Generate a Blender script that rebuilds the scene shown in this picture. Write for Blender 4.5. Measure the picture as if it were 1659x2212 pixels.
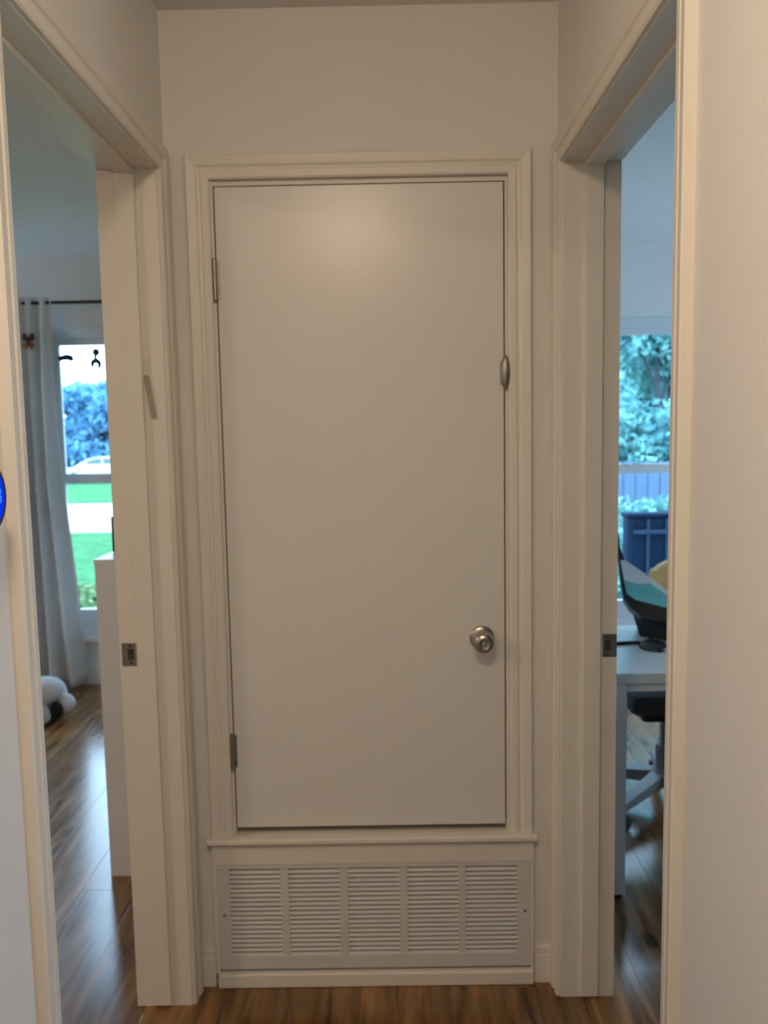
import bpy, bmesh, math, random
import numpy as np
from mathutils import Vector, Matrix

for o in list(bpy.data.objects):
    bpy.data.objects.remove(o)
S = bpy.context.scene
C = S.collection
random.seed(7)
RNG = np.random.default_rng(11)

# ------------------------------------------------------------------ camera
CAM = Vector((0.0541, -2.0485, 1.4516))
YAW, PITCH, ROLL = -0.0066, -0.1001, 0.0182
fwd = Vector((math.sin(YAW) * math.cos(PITCH), math.cos(YAW) * math.cos(PITCH), math.sin(PITCH)))
r0 = fwd.cross(Vector((0, 0, 1))).normalized()
u0 = r0.cross(fwd)
rt = r0 * math.cos(ROLL) - u0 * math.sin(ROLL)
up = u0 * math.cos(ROLL) + r0 * math.sin(ROLL)
cam = bpy.data.cameras.new('camera')
cam.sensor_fit = 'HORIZONTAL'
cam.sensor_width = 36.0
cam.lens = 1785.6 / 1659 * 36.0
cam.clip_start = 0.02
cam.clip_end = 400
cam.dof.use_dof = True
cam.dof.focus_distance = 1.1
cam.dof.aperture_fstop = 8.0
co = bpy.data.objects.new('camera', cam)
C.objects.link(co)
m = Matrix((rt, up, -fwd)).transposed().to_4x4()
m.translation = CAM
co.matrix_world = m
S.camera = co

# ------------------------------------------------------------------ sky (even overcast; the camera is balanced for the warm hall lamp)
w = bpy.data.worlds.new('overcast_sky')
S.world = w
w.use_nodes = True
bg = w.node_tree.nodes['Background']
bg.inputs['Color'].default_value = (0.48, 0.72, 1.0, 1)
bg.inputs['Strength'].default_value = 10.5

S.view_settings.view_transform = 'Standard'
S.view_settings.look = 'None'
S.view_settings.gamma = 1
S.view_settings.use_curve_mapping = False
S.view_settings.exposure = 0.0
LAMP_STRENGTH = 99.0
LAMP_COLOR = (1.0, 0.785, 0.575)


# ------------------------------------------------------------------ materials
def mat(name, color, rough=0.6, metal=0.0, spec=0.5, var=0.0, scale=6.0, bump=0.0, bscale=60.0, stretch=None, sheen=0, trans=0.0, bdist=0.002):
    M = bpy.data.materials.new(name)
    M.use_nodes = True
    nt = M.node_tree
    b = nt.nodes['Principled BSDF']
    b.inputs['Roughness'].default_value = rough
    b.inputs['Metallic'].default_value = metal
    b.inputs['Specular IOR Level'].default_value = spec
    tc = nt.nodes.new('ShaderNodeTexCoord')
    mp = nt.nodes.new('ShaderNodeMapping')
    nt.links.new(tc.outputs['Object'], mp.inputs['Vector'])
    if stretch:
        mp.inputs['Scale'].default_value = stretch
    nz = nt.nodes.new('ShaderNodeTexNoise')
    nz.inputs['Scale'].default_value = scale
    nz.inputs['Detail'].default_value = 4
    nt.links.new(mp.outputs['Vector'], nz.inputs['Vector'])
    rp = nt.nodes.new('ShaderNodeValToRGB')
    lo = [max(0, c * (1 - var)) for c in color]
    hi = [min(1, c * (1 + var)) for c in color]
    rp.color_ramp.elements[0].position = 0.3
    rp.color_ramp.elements[1].position = 0.7
    rp.color_ramp.elements[0].color = (*lo, 1)
    rp.color_ramp.elements[1].color = (*hi, 1)
    nt.links.new(nz.outputs['Fac'], rp.inputs['Fac'])
    nt.links.new(rp.outputs['Color'], b.inputs['Base Color'])
    if bump > 0:
        n2 = nt.nodes.new('ShaderNodeTexNoise')
        n2.inputs['Scale'].default_value = bscale
        n2.inputs['Detail'].default_value = 3
        nt.links.new(mp.outputs['Vector'], n2.inputs['Vector'])
        bp = nt.nodes.new('ShaderNodeBump')
        bp.inputs['Strength'].default_value = bump
        bp.inputs['Distance'].default_value = bdist
        nt.links.new(n2.outputs['Fac'], bp.inputs['Height'])
        nt.links.new(bp.outputs['Normal'], b.inputs['Normal'])
    if trans > 0:
        tr = nt.nodes.new('ShaderNodeBsdfTranslucent')
        nt.links.new(rp.outputs['Color'], tr.inputs['Color'])
        mx = nt.nodes.new('ShaderNodeMixShader')
        mx.inputs['Fac'].default_value = trans
        nt.links.new(b.outputs['BSDF'], mx.inputs[1])
        nt.links.new(tr.outputs['BSDF'], mx.inputs[2])
        nt.links.new(mx.outputs['Shader'], nt.nodes['Material Output'].inputs['Surface'])
    return M


def emit_mat(name, color, strength):
    M = bpy.data.materials.new(name)
    M.use_nodes = True
    nt = M.node_tree
    nt.nodes.remove(nt.nodes['Principled BSDF'])
    e = nt.nodes.new('ShaderNodeEmission')
    e.inputs['Color'].default_value = (*color, 1)
    e.inputs['Strength'].default_value = strength
    nt.links.new(e.outputs['Emission'], nt.nodes['Material Output'].inputs['Surface'])
    return M


def glass_mat(name):
    M = bpy.data.materials.new(name)
    M.use_nodes = True
    nt = M.node_tree
    nt.nodes.remove(nt.nodes['Principled BSDF'])
    t = nt.nodes.new('ShaderNodeBsdfTransparent')
    t.inputs['Color'].default_value = (0.95, 0.97, 0.97, 1)
    g = nt.nodes.new('ShaderNodeBsdfGlossy')
    g.inputs['Roughness'].default_value = 0.03
    fr = nt.nodes.new('ShaderNodeFresnel')
    fr.inputs['IOR'].default_value = 1.3
    mx = nt.nodes.new('ShaderNodeMixShader')
    nt.links.new(fr.outputs['Fac'], mx.inputs['Fac'])
    nt.links.new(t.outputs['BSDF'], mx.inputs[1])
    nt.links.new(g.outputs['BSDF'], mx.inputs[2])
    nt.links.new(mx.outputs['Shader'], nt.nodes['Material Output'].inputs['Surface'])
    return M


def floor_mat():
    M = bpy.data.materials.new('oak_plank')
    M.use_nodes = True
    nt = M.node_tree
    N, L = nt.nodes, nt.links
    b = N['Principled BSDF']
    b.inputs['Specular IOR Level'].default_value = 0.75
    tc = N.new('ShaderNodeTexCoord')
    oi = N.new('ShaderNodeObjectInfo')
    off = N.new('ShaderNodeVectorMath'); off.operation = 'SCALE'
    cmb = N.new('ShaderNodeCombineXYZ')
    L.new(oi.outputs['Random'], cmb.inputs[0]); L.new(oi.outputs['Random'], cmb.inputs[1])
    off.inputs['Scale'].default_value = 37.0
    L.new(cmb.outputs[0], off.inputs[0])
    add = N.new('ShaderNodeVectorMath'); add.operation = 'ADD'
    L.new(tc.outputs['Object'], add.inputs[0]); L.new(off.outputs[0], add.inputs[1])
    mp = N.new('ShaderNodeMapping'); mp.inputs['Scale'].default_value = (14, 1.3, 1)
    L.new(add.outputs[0], mp.inputs['Vector'])
    g = N.new('ShaderNodeTexNoise'); g.inputs['Scale'].default_value = 2.2; g.inputs['Detail'].default_value = 6; g.inputs['Distortion'].default_value = 0.8
    L.new(mp.outputs[0], g.inputs['Vector'])
    r = N.new('ShaderNodeValToRGB')
    r.color_ramp.elements[0].position = 0.28; r.color_ramp.elements[1].position = 0.72
    r.color_ramp.elements[0].color = (0.070, 0.029, 0.008, 1)
    r.color_ramp.elements[1].color = (0.34, 0.17, 0.058, 1)
    L.new(g.outputs['Fac'], r.inputs['Fac'])
    # per-plank tone
    hs = N.new('ShaderNodeHueSaturation')
    mr = N.new('ShaderNodeMapRange'); mr.inputs['To Min'].default_value = 0.72; mr.inputs['To Max'].default_value = 1.25
    L.new(oi.outputs['Random'], mr.inputs['Value']); L.new(mr.outputs[0], hs.inputs['Value'])
    L.new(r.outputs['Color'], hs.inputs['Color'])
    # knots
    mp2 = N.new('ShaderNodeMapping'); mp2.inputs['Scale'].default_value = (4.6, 2.6, 1)
    L.new(add.outputs[0], mp2.inputs['Vector'])
    v = N.new('ShaderNodeTexVoronoi'); v.inputs['Scale'].default_value = 1.25
    L.new(mp2.outputs[0], v.inputs['Vector'])
    kr = N.new('ShaderNodeValToRGB')
    kr.color_ramp.elements[0].position = 0.07; kr.color_ramp.elements[0].color = (0.1, 0.1, 0.1, 1)
    kr.color_ramp.elements[1].position = 0.17; kr.color_ramp.elements[1].color = (1, 1, 1, 1)
    L.new(v.outputs['Distance'], kr.inputs['Fac'])
    mx = N.new('ShaderNodeMix'); mx.data_type = 'RGBA'; mx.blend_type = 'MULTIPLY'; mx.inputs['Factor'].default_value = 0.9
    L.new(hs.outputs['Color'], mx.inputs[6]); L.new(kr.outputs['Color'], mx.inputs[7])
    L.new(mx.outputs[2], b.inputs['Base Color'])
    rr = N.new('ShaderNodeMapRange'); rr.inputs['To Min'].default_value = 0.15; rr.inputs['To Max'].default_value = 0.26
    L.new(g.outputs['Fac'], rr.inputs['Value']); L.new(rr.outputs[0], b.inputs['Roughness'])
    bp = N.new('ShaderNodeBump'); bp.inputs['Strength'].default_value = 0.15; bp.inputs['Distance'].default_value = 0.001
    L.new(g.outputs['Fac'], bp.inputs['Height']); L.new(bp.outputs[0], b.inputs['Normal'])
    return M


def leaf_mat(name, c1, c2, trans=0.25):
    M = mat(name, c1, 0.6, var=0.0, scale=1.6, trans=trans, spec=0.2)
    for n in M.node_tree.nodes:
        if n.type == 'VALTORGB':
            n.color_ramp.elements[0].color = (*c1, 1)
            n.color_ramp.elements[1].color = (*c2, 1)
    return M


M_WALL = mat('wall_paint', (0.80, 0.78, 0.75), 0.75, var=0.012, scale=3, bump=0.12, bscale=140, spec=0.25)
M_CEIL = mat('ceiling_paint', (0.80, 0.78, 0.74), 0.9, var=0.015, scale=4, bump=0.25, bscale=90, spec=0.1)
M_TRIM = mat('trim_paint', (0.80, 0.76, 0.68), 0.42, var=0.012, scale=5, bump=0.04, bscale=40)
M_DOOR = mat('door_paint', (0.78, 0.76, 0.72), 0.30, var=0.01, scale=3, bump=0.05, bscale=50)
M_GRILLE = mat('grille_enamel', (0.68, 0.67, 0.65), 0.5, var=0.02, scale=8)
M_FILTER = mat('grille_backing', (0.22, 0.22, 0.21), 0.95, var=0.1, scale=30)
M_NICKEL = mat('satin_nickel', (0.46, 0.43, 0.38), 0.3, metal=1.0, var=0.06, scale=25)
M_STEEL = mat('dull_steel', (0.36, 0.34, 0.31), 0.42, metal=1.0, var=0.1, scale=40)
M_DARK = mat('latch_recess', (0.05, 0.045, 0.03), 0.8, var=0.3, scale=60)
M_BLACK = mat('black_plastic', (0.012, 0.012, 0.013), 0.38, var=0.2, scale=20)
M_GLOSSBLACK = mat('gloss_black', (0.010, 0.010, 0.012), 0.12, var=0.2, scale=20)
M_FLOOR = floor_mat()
M_SUB = mat('floor_joint', (0.09, 0.05, 0.022), 0.9, var=0.2)
M_VINYL = mat('window_vinyl', (0.72, 0.74, 0.75), 0.45, var=0.015)
M_GLASS = glass_mat('window_glass')
M_CURTAIN = mat('curtain_cotton', (0.86, 0.86, 0.86), 0.85, var=0.03, scale=12, bump=0.2, bscale=220, trans=0.3, spec=0.1)
M_ROD = mat('rod_iron', (0.012, 0.012, 0.014), 0.45, var=0.2)
M_WHITE = mat('white_laminate', (0.74, 0.74, 0.73), 0.35, var=0.012)
M_DESKTOP = mat('desk_laminate', (0.70, 0.71, 0.70), 0.30, var=0.015)
M_LAWN = mat('lawn_grass', (0.036, 0.140, 0.050), 0.95, var=0.35, scale=5, bump=0.6, bscale=40, spec=0.1, bdist=0.03)
M_CONC = mat('pale_concrete', (0.34, 0.33, 0.31), 0.9, var=0.06, scale=1.5, bump=0.2, bscale=20)
M_ASPH = mat('asphalt', (0.09, 0.09, 0.09), 0.9, var=0.2, scale=4, bump=0.3, bscale=30)

# ------------------------------------------------------------------ mesh helpers


def box(bm, x0, x1, y0, y1, z0, z1, bev=0.0):
    v = [bm.verts.new(p) for p in ((x0, y0, z0), (x1, y0, z0), (x1, y1, z0), (x0, y1, z0), (x0, y0, z1), (x1, y0, z1), (x1, y1, z1), (x0, y1, z1))]
    fs = [bm.faces.new([v[i] for i in f]) for f in ((0, 3, 2, 1), (4, 5, 6, 7), (0, 1, 5, 4), (1, 2, 6, 5), (2, 3, 7, 6), (3, 0, 4, 7))]
    if bev > 0:
        es = list({e for f in fs for e in f.edges})
        bmesh.ops.bevel(bm, geom=es, offset=bev, segments=2, profile=0.5, affect='EDGES')


def tube(bm, p0, p1, r0_, r1_=None, n=16, cap=True):
    p0, p1 = Vector(p0), Vector(p1)
    r1_ = r0_ if r1_ is None else r1_
    d = (p1 - p0).normalized()
    a = d.orthogonal().normalized()
    b = d.cross(a)
    A, B = [], []
    for i in range(n):
        t = 2 * math.pi * i / n
        e = a * math.cos(t) + b * math.sin(t)
        A.append(bm.verts.new(p0 + e * r0_))
        B.append(bm.verts.new(p1 + e * r1_))
    for i in range(n):
        j = (i + 1) % n
        bm.faces.new((A[i], A[j], B[j], B[i]))
    if cap:
        bm.faces.new(A[::-1])
        bm.faces.new(B)


def path_tube(bm, pts, r, n=8):
    pts = [Vector(p) for p in pts]
    rings = []
    for i, p in enumerate(pts):
        d = (pts[min(i + 1, len(pts) - 1)] - pts[max(i - 1, 0)]).normalized()
        a = d.cross(Vector((0.13, 0.21, 0.97))).normalized()
        b = d.cross(a)
        rr = r[i] if isinstance(r, (list, tuple)) else r
        rings.append([bm.verts.new(p + (a * math.cos(2 * math.pi * k / n) + b * math.sin(2 * math.pi * k / n)) * rr) for k in range(n)])
    for A, B in zip(rings, rings[1:]):
        for k in range(n):
            bm.faces.new((A[k], A[(k + 1) % n], B[(k + 1) % n], B[k]))
    bm.faces.new(rings[0][::-1])
    bm.faces.new(rings[-1])


def lathe(bm, prof, origin, axis, n=32):
    """prof: list of (radius, along)"""
    o, d = Vector(origin), Vector(axis).normalized()
    a = d.orthogonal().normalized()
    b = d.cross(a)
    rings = []
    for r, h in prof:
        if r <= 1e-6:
            rings.append([bm.verts.new(o + d * h)])
        else:
            rings.append([bm.verts.new(o + d * h + (a * math.cos(2 * math.pi * k / n) + b * math.sin(2 * math.pi * k / n)) * r) for k in range(n)])
    for A, B in zip(rings, rings[1:]):
        for k in range(n):
            j = (k + 1) % n
            if len(A) == 1 and len(B) == 1:
                continue
            if len(A) == 1:
                bm.faces.new((A[0], B[j], B[k]))
            elif len(B) == 1:
                bm.faces.new((A[k], A[j], B[0]))
            else:
                bm.faces.new((A[k], A[j], B[j], B[k]))
    if len(rings[0]) > 1:
        bm.faces.new(rings[0][::-1])
    if len(rings[-1]) > 1:
        bm.faces.new(rings[-1])


def blob(bm, c, r, sub=3, noise=0.0, seed=0):
    res = bmesh.ops.create_icosphere(bm, subdivisions=sub, radius=1.0)
    rs = random.Random(seed)
    ph = [rs.uniform(0, 6) for _ in range(6)]
    for v in res['verts']:
        k = 1 + noise * (math.sin(4 * v.co.x + ph[0]) + math.sin(5 * v.co.y + ph[1]) + math.sin(4.5 * v.co.z + ph[2])) / 3
        v.co = Vector((c[0] + v.co.x * r[0] * k, c[1] + v.co.y * r[1] * k, c[2] + v.co.z * r[2] * k))


def prism(bm, poly, axis, a0, a1):
    """extrude a 2-D polygon; axis 'Y': poly=(x,z); axis 'X': poly=(y,z); axis 'Z': poly=(x,y)"""
    def P(p, t):
        return {'Y': (p[0], t, p[1]), 'X': (t, p[0], p[1]), 'Z': (p[0], p[1], t)}[axis]
    A = [bm.verts.new(P(p, a0)) for p in poly]
    B = [bm.verts.new(P(p, a1)) for p in poly]
    n = len(poly)
    for i in range(n):
        j = (i + 1) % n
        bm.faces.new((A[i], A[j], B[j], B[i]))
    bm.faces.new(A[::-1])
    bm.faces.new(B)


def obj(name, bm, material, parent=None, smooth=False, origin=None):
    bmesh.ops.recalc_face_normals(bm, faces=bm.faces[:])
    if origin is not None:
        bmesh.ops.translate(bm, verts=bm.verts[:], vec=-Vector(origin))
    me = bpy.data.meshes.new(name)
    bm.to_mesh(me)
    bm.free()
    me.materials.append(material)
    if smooth:
        for p in me.polygons:
            p.use_smooth = True
        try:
            me.set_sharp_from_angle(angle=math.radians(40))
        except Exception:
            pass
    o = bpy.data.objects.new(name, me)
    C.objects.link(o)
    if origin is not None:
        o.location = origin
    if parent is not None:
        o.parent = parent
        if origin is not None:
            o.location = Vector(origin) - PO(parent)
        else:
            o.location = -PO(parent)
    return o


def PO(p):
    """world position of a parent (no rotations on parents are used while building)"""
    t = Vector(p.location)
    while p.parent:
        p = p.parent
        t += Vector(p.location)
    return t


def tag(o, label=None, cat=None, group=None, kind=None):
    if label: o['label'] = label
    if cat: o['category'] = cat
    if group: o['group'] = group
    if kind: o['kind'] = kind
    return o


def empty(name, loc):
    o = bpy.data.objects.new(name, None)
    C.objects.link(o)
    o.location = loc
    o.empty_display_size = 0.1
    return o


def boxes(name, lst, material, parent=None, bev=0.0, origin=None):
    bm = bmesh.new()
    for b in lst:
        box(bm, *b, bev=bev)
    return obj(name, bm, material, parent, origin=origin)


def struct(o, label, cat):
    return tag(o, label, cat, kind='structure')


# ------------------------------------------------------------------ the shell
XL, XR = -0.4705, 0.4705            # hall faces
XLr, XRr = -0.608, 0.603            # room faces of the two side walls
YNL, YFL = -0.866, -0.081           # left doorway, near and far jamb
YNR, YFR = -0.845, -0.0685          # right doorway
HD = 2.057                          # door head
H = 2.44
YW = 2.66                           # window wall of both rooms
YB = -3.6                           # behind the camera
XO = 3.5                            # outer walls

struct(boxes('ceiling', [(-XO, XO, YB, YW + 0.14, H, H + 0.1)], M_CEIL), 'matte off-white ceiling over hall and both rooms', 'ceiling')


def side_wall(name, x0, x1, yn, yf, label):
    J = 0.016
    return struct(boxes(name, [(x0, x1, YB, yn - J, 0, H), (x0, x1, yn - J, yf + J, HD + J, H), (x0, x1, yf + J, YW, 0, H)], M_WALL), label, 'wall')


side_wall('wall_left', XLr, XL, YNL, YFL, 'white hall wall with the doorway on the left')
side_wall('wall_right', XR, XRr, YNR, YFR, 'white hall wall with the doorway on the right')
# end wall with the raised closet opening and the grille opening
struct(boxes('wall_end', [(XL, -0.378, 0, 0.11, 0, H), (0.364, XR, 0, 0.11, 0, H), (-0.378, 0.364, 0, 0.11, 2.066, H),
                          (-0.378, 0.364, 0, 0.11, 0.335, 0.408), (-0.378, 0.364, 0, 0.11, 0, 0.052)], M_WALL),
       'white wall closing the end of the hall around the closet door', 'wall')
struct(boxes('wall_closet', [(XL, XR, 0.72, 0.80, 0, H)], M_WALL), 'white wall at the back of the closet', 'wall')
struct(boxes('wall_near', [(-XO, XO, YB - 0.1, YB, 0, H)], M_WALL), 'white wall behind the viewer', 'wall')
SWZ0, SWZ1 = 0.75, 2.05


def outer_wall(name, x0, x1, w0, w1, label):
    y0, y1 = YB, YW + 0.14
    return struct(boxes(name, [(x0, x1, y0, w0, -0.3, H), (x0, x1, w1, y1, -0.3, H), (x0, x1, w0, w1, -0.3, SWZ0), (x0, x1, w0, w1, SWZ1, H)], M_WALL), label, 'wall')


SWL, SWR = (1.85, 2.45), (0.5, 2.2)
outer_wall('wall_outer_left', -XO - 0.1, -XO, *SWL, 'white outer wall of the left room')
outer_wall('wall_outer_right', XO, XO + 0.1, *SWR, 'white outer wall of the right room')

WZ0, WZ1 = 0.27, 2.05
WL0, WL1 = -1.90, -0.98
WR0, WR1 = 0.98, 1.98
WL2, WR2 = (-3.25, -2.12), (2.15, 3.28)


def window_wall(name, x0, x1, wins, label):
    y0, y1 = YW, YW + 0.14
    bs = [(x0, x1, y0, y1, WZ1, H), (x0, x1, y0, y1, -0.3, WZ0)]
    e = [x0] + [v for w_ in sorted(wins) for v in w_] + [x1]
    bs += [(e[k], e[k + 1], y0, y1, WZ0, WZ1) for k in range(0, len(e), 2)]
    return struct(boxes(name, bs, M_WALL), label, 'wall')


window_wall('wall_window_left', -XO, XLr, [(WL0, WL1), WL2], 'white wall of the left room holding the curtained window')
window_wall('wall_window_right', XRr, XO, [(WR0, WR1), WR2], 'white wall of the right room holding the garden window')
struct(boxes('wall_rear_middle', [(XLr, XRr, YW, YW + 0.14, -0.3, H)], M_WALL), 'white outer wall between the two rooms', 'wall')


def window(name, x0, x1, label):
    y = YW + 0.05
    root = empty(name, ((x0 + x1) / 2, y, WZ0))
    struct(root, label, 'window')
    # outer frame, stepped head
    fr = boxes('window_frame', [(x0, x0 + 0.04, y - 0.02, y + 0.07, WZ0, WZ1), (x1 - 0.04, x1, y - 0.02, y + 0.07, WZ0, WZ1),
                           (x0 + 0.04, x1 - 0.04, y - 0.02, y + 0.07, WZ1 - 0.03, WZ1), (x0 + 0.04, x1 - 0.04, y - 0.005, y + 0.07, WZ1 - 0.055, WZ1 - 0.03),
                           (x0 + 0.04, x1 - 0.04, y - 0.02, y + 0.07, WZ0, WZ0 + 0.045)], M_VINYL, root)
    # upper sash (outside) and lower sash (inside)
    us = boxes('upper_sash', [(x0 + 0.04, x0 + 0.075, y + 0.035, y + 0.065, 1.19, WZ1 - 0.055), (x1 - 0.075, x1 - 0.04, y + 0.035, y + 0.065, 1.19, WZ1 - 0.055),
                              (x0 + 0.075, x1 - 0.075, y + 0.035, y + 0.065, WZ1 - 0.09, WZ1 - 0.055), (x0 + 0.075, x1 - 0.075, y + 0.035, y + 0.065, 1.185, 1.225)], M_VINYL, root)
    ls = boxes('lower_sash', [(x0 + 0.04, x0 + 0.08, y, y + 0.032, WZ0 + 0.045, 1.215), (x1 - 0.08, x1 - 0.04, y, y + 0.032, WZ0 + 0.045, 1.215),
                              (x0 + 0.08, x1 - 0.08, y, y + 0.032, WZ0 + 0.045, 0.43), (x0 + 0.08, x1 - 0.08, y, y + 0.032, 1.172, 1.215)], M_VINYL, root)
    boxes('pane', [(x0 + 0.07, x1 - 0.07, y + 0.048, y + 0.052, 1.22, WZ1 - 0.085)], M_GLASS, us)
    boxes('pane', [(x0 + 0.075, x1 - 0.075, y + 0.014, y + 0.018, 0.425, 1.175)], M_GLASS, ls)
    boxes('sash_lock', [((x0 + x1) / 2 - 0.03, (x0 + x1) / 2 + 0.03, y + 0.004, y + 0.026, 1.216, 1.23)], M_VINYL, ls)
    boxes('window_stool', [(x0 - 0.03, x1 + 0.03, YW - 0.03, YW + 0.03, WZ0 - 0.02, WZ0 + 0.002)], M_TRIM, root)
    return root


window('window_1', WL0, WL1, 'white double-hung window facing the street, left room')
window('window_2', WR0, WR1, 'white double-hung window facing the leafy garden, right room')



window('fill_window_3', WL2[0], WL2[1], 'unseen extra white window added to brighten the left room, hidden beyond the doorway')  # extra windows out of view, added so more daylight fills both rooms
window('fill_window_4', WR2[0], WR2[1], 'unseen extra white window added to brighten the right room, hidden beyond the doorway')


def side_window(name, x, y0, y1, label):
    root = struct(empty(name, (x, (y0 + y1) / 2, SWZ0)), label, 'window')
    ym = (y0 + y1) / 2
    fr = boxes('window_frame', [(x - 0.04, x + 0.04, y0, y0 + 0.05, SWZ0, SWZ1), (x - 0.04, x + 0.04, y1 - 0.05, y1, SWZ0, SWZ1), (x - 0.04, x + 0.04, ym - 0.03, ym + 0.03, SWZ0 + 0.05, SWZ1 - 0.05),
                           (x - 0.04, x + 0.04, y0 + 0.05, y1 - 0.05, SWZ0, SWZ0 + 0.05), (x - 0.04, x + 0.04, y0 + 0.05, y1 - 0.05, SWZ1 - 0.05, SWZ1)], M_VINYL, root)
    for a, b in ((y0 + 0.05, ym - 0.03), (ym + 0.03, y1 - 0.05)):
        boxes('pane', [(x - 0.002, x + 0.002, a, b, SWZ0 + 0.05, SWZ1 - 0.05)], M_GLASS, fr)
    return root


side_window('fill_window_5', -XO - 0.05, *SWL, 'unseen white side window added in the outer wall to brighten the left room')  # unseen side windows, put in to raise the daylight indoors
side_window('fill_window_6', XO + 0.05, *SWR, 'unseen white side window added in the outer wall to brighten the right room')

# ------------------------------------------------------------------ floor: planks along the hall
fl = boxes('floor', [(-XO, XO, YB, YW, -0.05, -0.006)], M_SUB)
struct(fl, 'brown knotty oak plank floor', 'floor')
PWID, PLEN = 0.182, 1.26
bm = bmesh.new()
box(bm, -PWID / 2 + 0.0002, PWID / 2 - 0.0002, -PLEN / 2 + 0.0002, PLEN / 2 - 0.0002, -0.006, 0.0, bev=0.0006)
pm = None
rowx = -XO + PWID / 2
ri = 0
while rowx < XO - 0.02:
    offs = (ri * 0.47) % PLEN
    y = YB + offs - PLEN / 2
    while y - PLEN / 2 < YW:
        y0, y1 = max(y - PLEN / 2, YB), min(y + PLEN / 2, YW)
        # skip planks that would lie wholly under the closet block or are slivers
        if y1 - y0 > 0.05:
            if pm is None:
                first = obj('plank', bm, M_FLOOR, fl)
                pm = first.data
                p = first
            else:
                p = bpy.data.objects.new('plank', pm)
                C.objects.link(p)
                p.parent = fl
            p.location = (rowx, (y0 + y1) / 2, 0)
            p.scale = (1, (y1 - y0) / PLEN, 1)
        y += PLEN
    rowx += PWID
    ri += 1

# ------------------------------------------------------------------ casings (mitred moulding)
# profile: (distance outward from inner edge, proud height)
PROF = [(0.0, 0.0), (0.0, 0.009), (0.004, 0.0115), (0.018, 0.0125), (0.022, 0.0095), (0.027, 0.0105), (0.032, 0.0145), (0.044, 0.0165), (0.052, 0.0175), (0.055, 0.015), (0.055, 0.0)]


def casing(parent, inner, plane, base, sign, names=('casing_leg', 'casing_head', 'casing_leg')):
    """inner: three-sided path a0(bottom) a1(top) b1(top) b0(bottom) as (s,z); plane 'Y' -> (s=x, face y=base), 'X' -> (s=y, face x=base)"""
    s_mid = (inner[0][0] + inner[3][0]) / 2
    offs = []
    for i, (s, z) in enumerate(inner):
        d = -1 if s < s_mid else 1
        offs.append((d, 1 if i in (1, 2) else 0))
    for k in range(3):
        bm = bmesh.new()
        rings = []
        for i in (k, k + 1):
            (s, z), (dx, dz) = inner[i], offs[i]
            ring = []
            for wd, h in PROF:
                ss, zz = s + dx * wd, z + dz * wd
                ring.append(bm.verts.new((ss, base + sign * h, zz) if plane == 'Y' else (base + sign * h, ss, zz)))
            rings.append(ring)
        A, B = rings
        n = len(PROF)
        for i in range(n):
            j = (i + 1) % n
            bm.faces.new((A[i], A[j], B[j], B[i]))
        bm.faces.new(A[::-1])
        bm.faces.new(B)
        obj(names[k], bm, M_TRIM, parent)


# closet door frame
t1 = struct(empty('trim_1', (0, 0, 0.408)), 'white moulded casing framing the closet door', 'trim')
casing(t1, [(-0.364, 0.409), (-0.364, 2.052), (0.350, 2.052), (0.353, 0.409)], 'Y', 0.0, -1)
boxes('jamb', [(-0.378, -0.3575, 0.003, 0.11, 0.408, 2.066)], M_TRIM, t1)
boxes('jamb', [(0.3440, 0.364, 0.006, 0.11, 0.408, 2.066)], M_TRIM, t1)
boxes('head_jamb', [(-0.3575, 0.3440, 0.006, 0.11, 2.040, 2.066)], M_TRIM, t1)
boxes('stop', [(-0.3575, -0.346, 0.047, 0.075, 0.408, 2.040)], M_TRIM, t1)
boxes('stop', [(0.333, 0.3440, 0.047, 0.075, 0.408, 2.040)], M_TRIM, t1)
boxes('stop', [(-0.346, 0.333, 0.047, 0.075, 2.026, 2.040)], M_TRIM, t1)

# sill ledge, apron panel and shoe below the closet door
t4 = struct(empty('trim_4', (0, 0, 0)), 'white ledge and panel under the closet door around the grille', 'trim')
bm = bmesh.new(); box(bm, -0.431, 0.420, -0.028, 0.11, 0.395, 0.4085, bev=0.003)
obj('ledge', bm, M_TRIM, t4)
bm = bmesh.new(); box(bm, -0.420, 0.411, -0.0155, -0.0002, 0.336, 0.395, bev=0.001)
obj('apron', bm, M_TRIM, t4)
bm = bmesh.new(); box(bm, -0.420, -0.409, -0.0155, -0.0002, 0.038, 0.336, bev=0.001)
obj('side_strip', bm, M_TRIM, t4)
bm = bmesh.new(); box(bm, 0.404, 0.411, -0.0155, -0.0002, 0.038, 0.336, bev=0.001)
obj('side_strip', bm, M_TRIM, t4)
bm = bmesh.new(); box(bm, -0.415, 0.411, -0.022, -0.0002, 0.0, 0.038, bev=0.004)
obj('shoe_moulding', bm, M_TRIM, t4)


# baseboards in the hall corners and rooms
def baseboard(name, bx, label):
    bm = bmesh.new()
    x0, x1, y0, y1 = bx
    box(bm, x0, x1, y0, y1, 0, 0.078, bev=0.001)
    cx, cy = 0.003 if x1 - x0 < y1 - y0 else 0, 0.003 if y1 - y0 < x1 - x0 else 0
    box(bm, x0 + cx, x1 - cx, y0 + cy, y1, 0.078, 0.098, bev=0.002)
    return struct(obj(name, bm, M_TRIM), label, 'baseboard')


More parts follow.
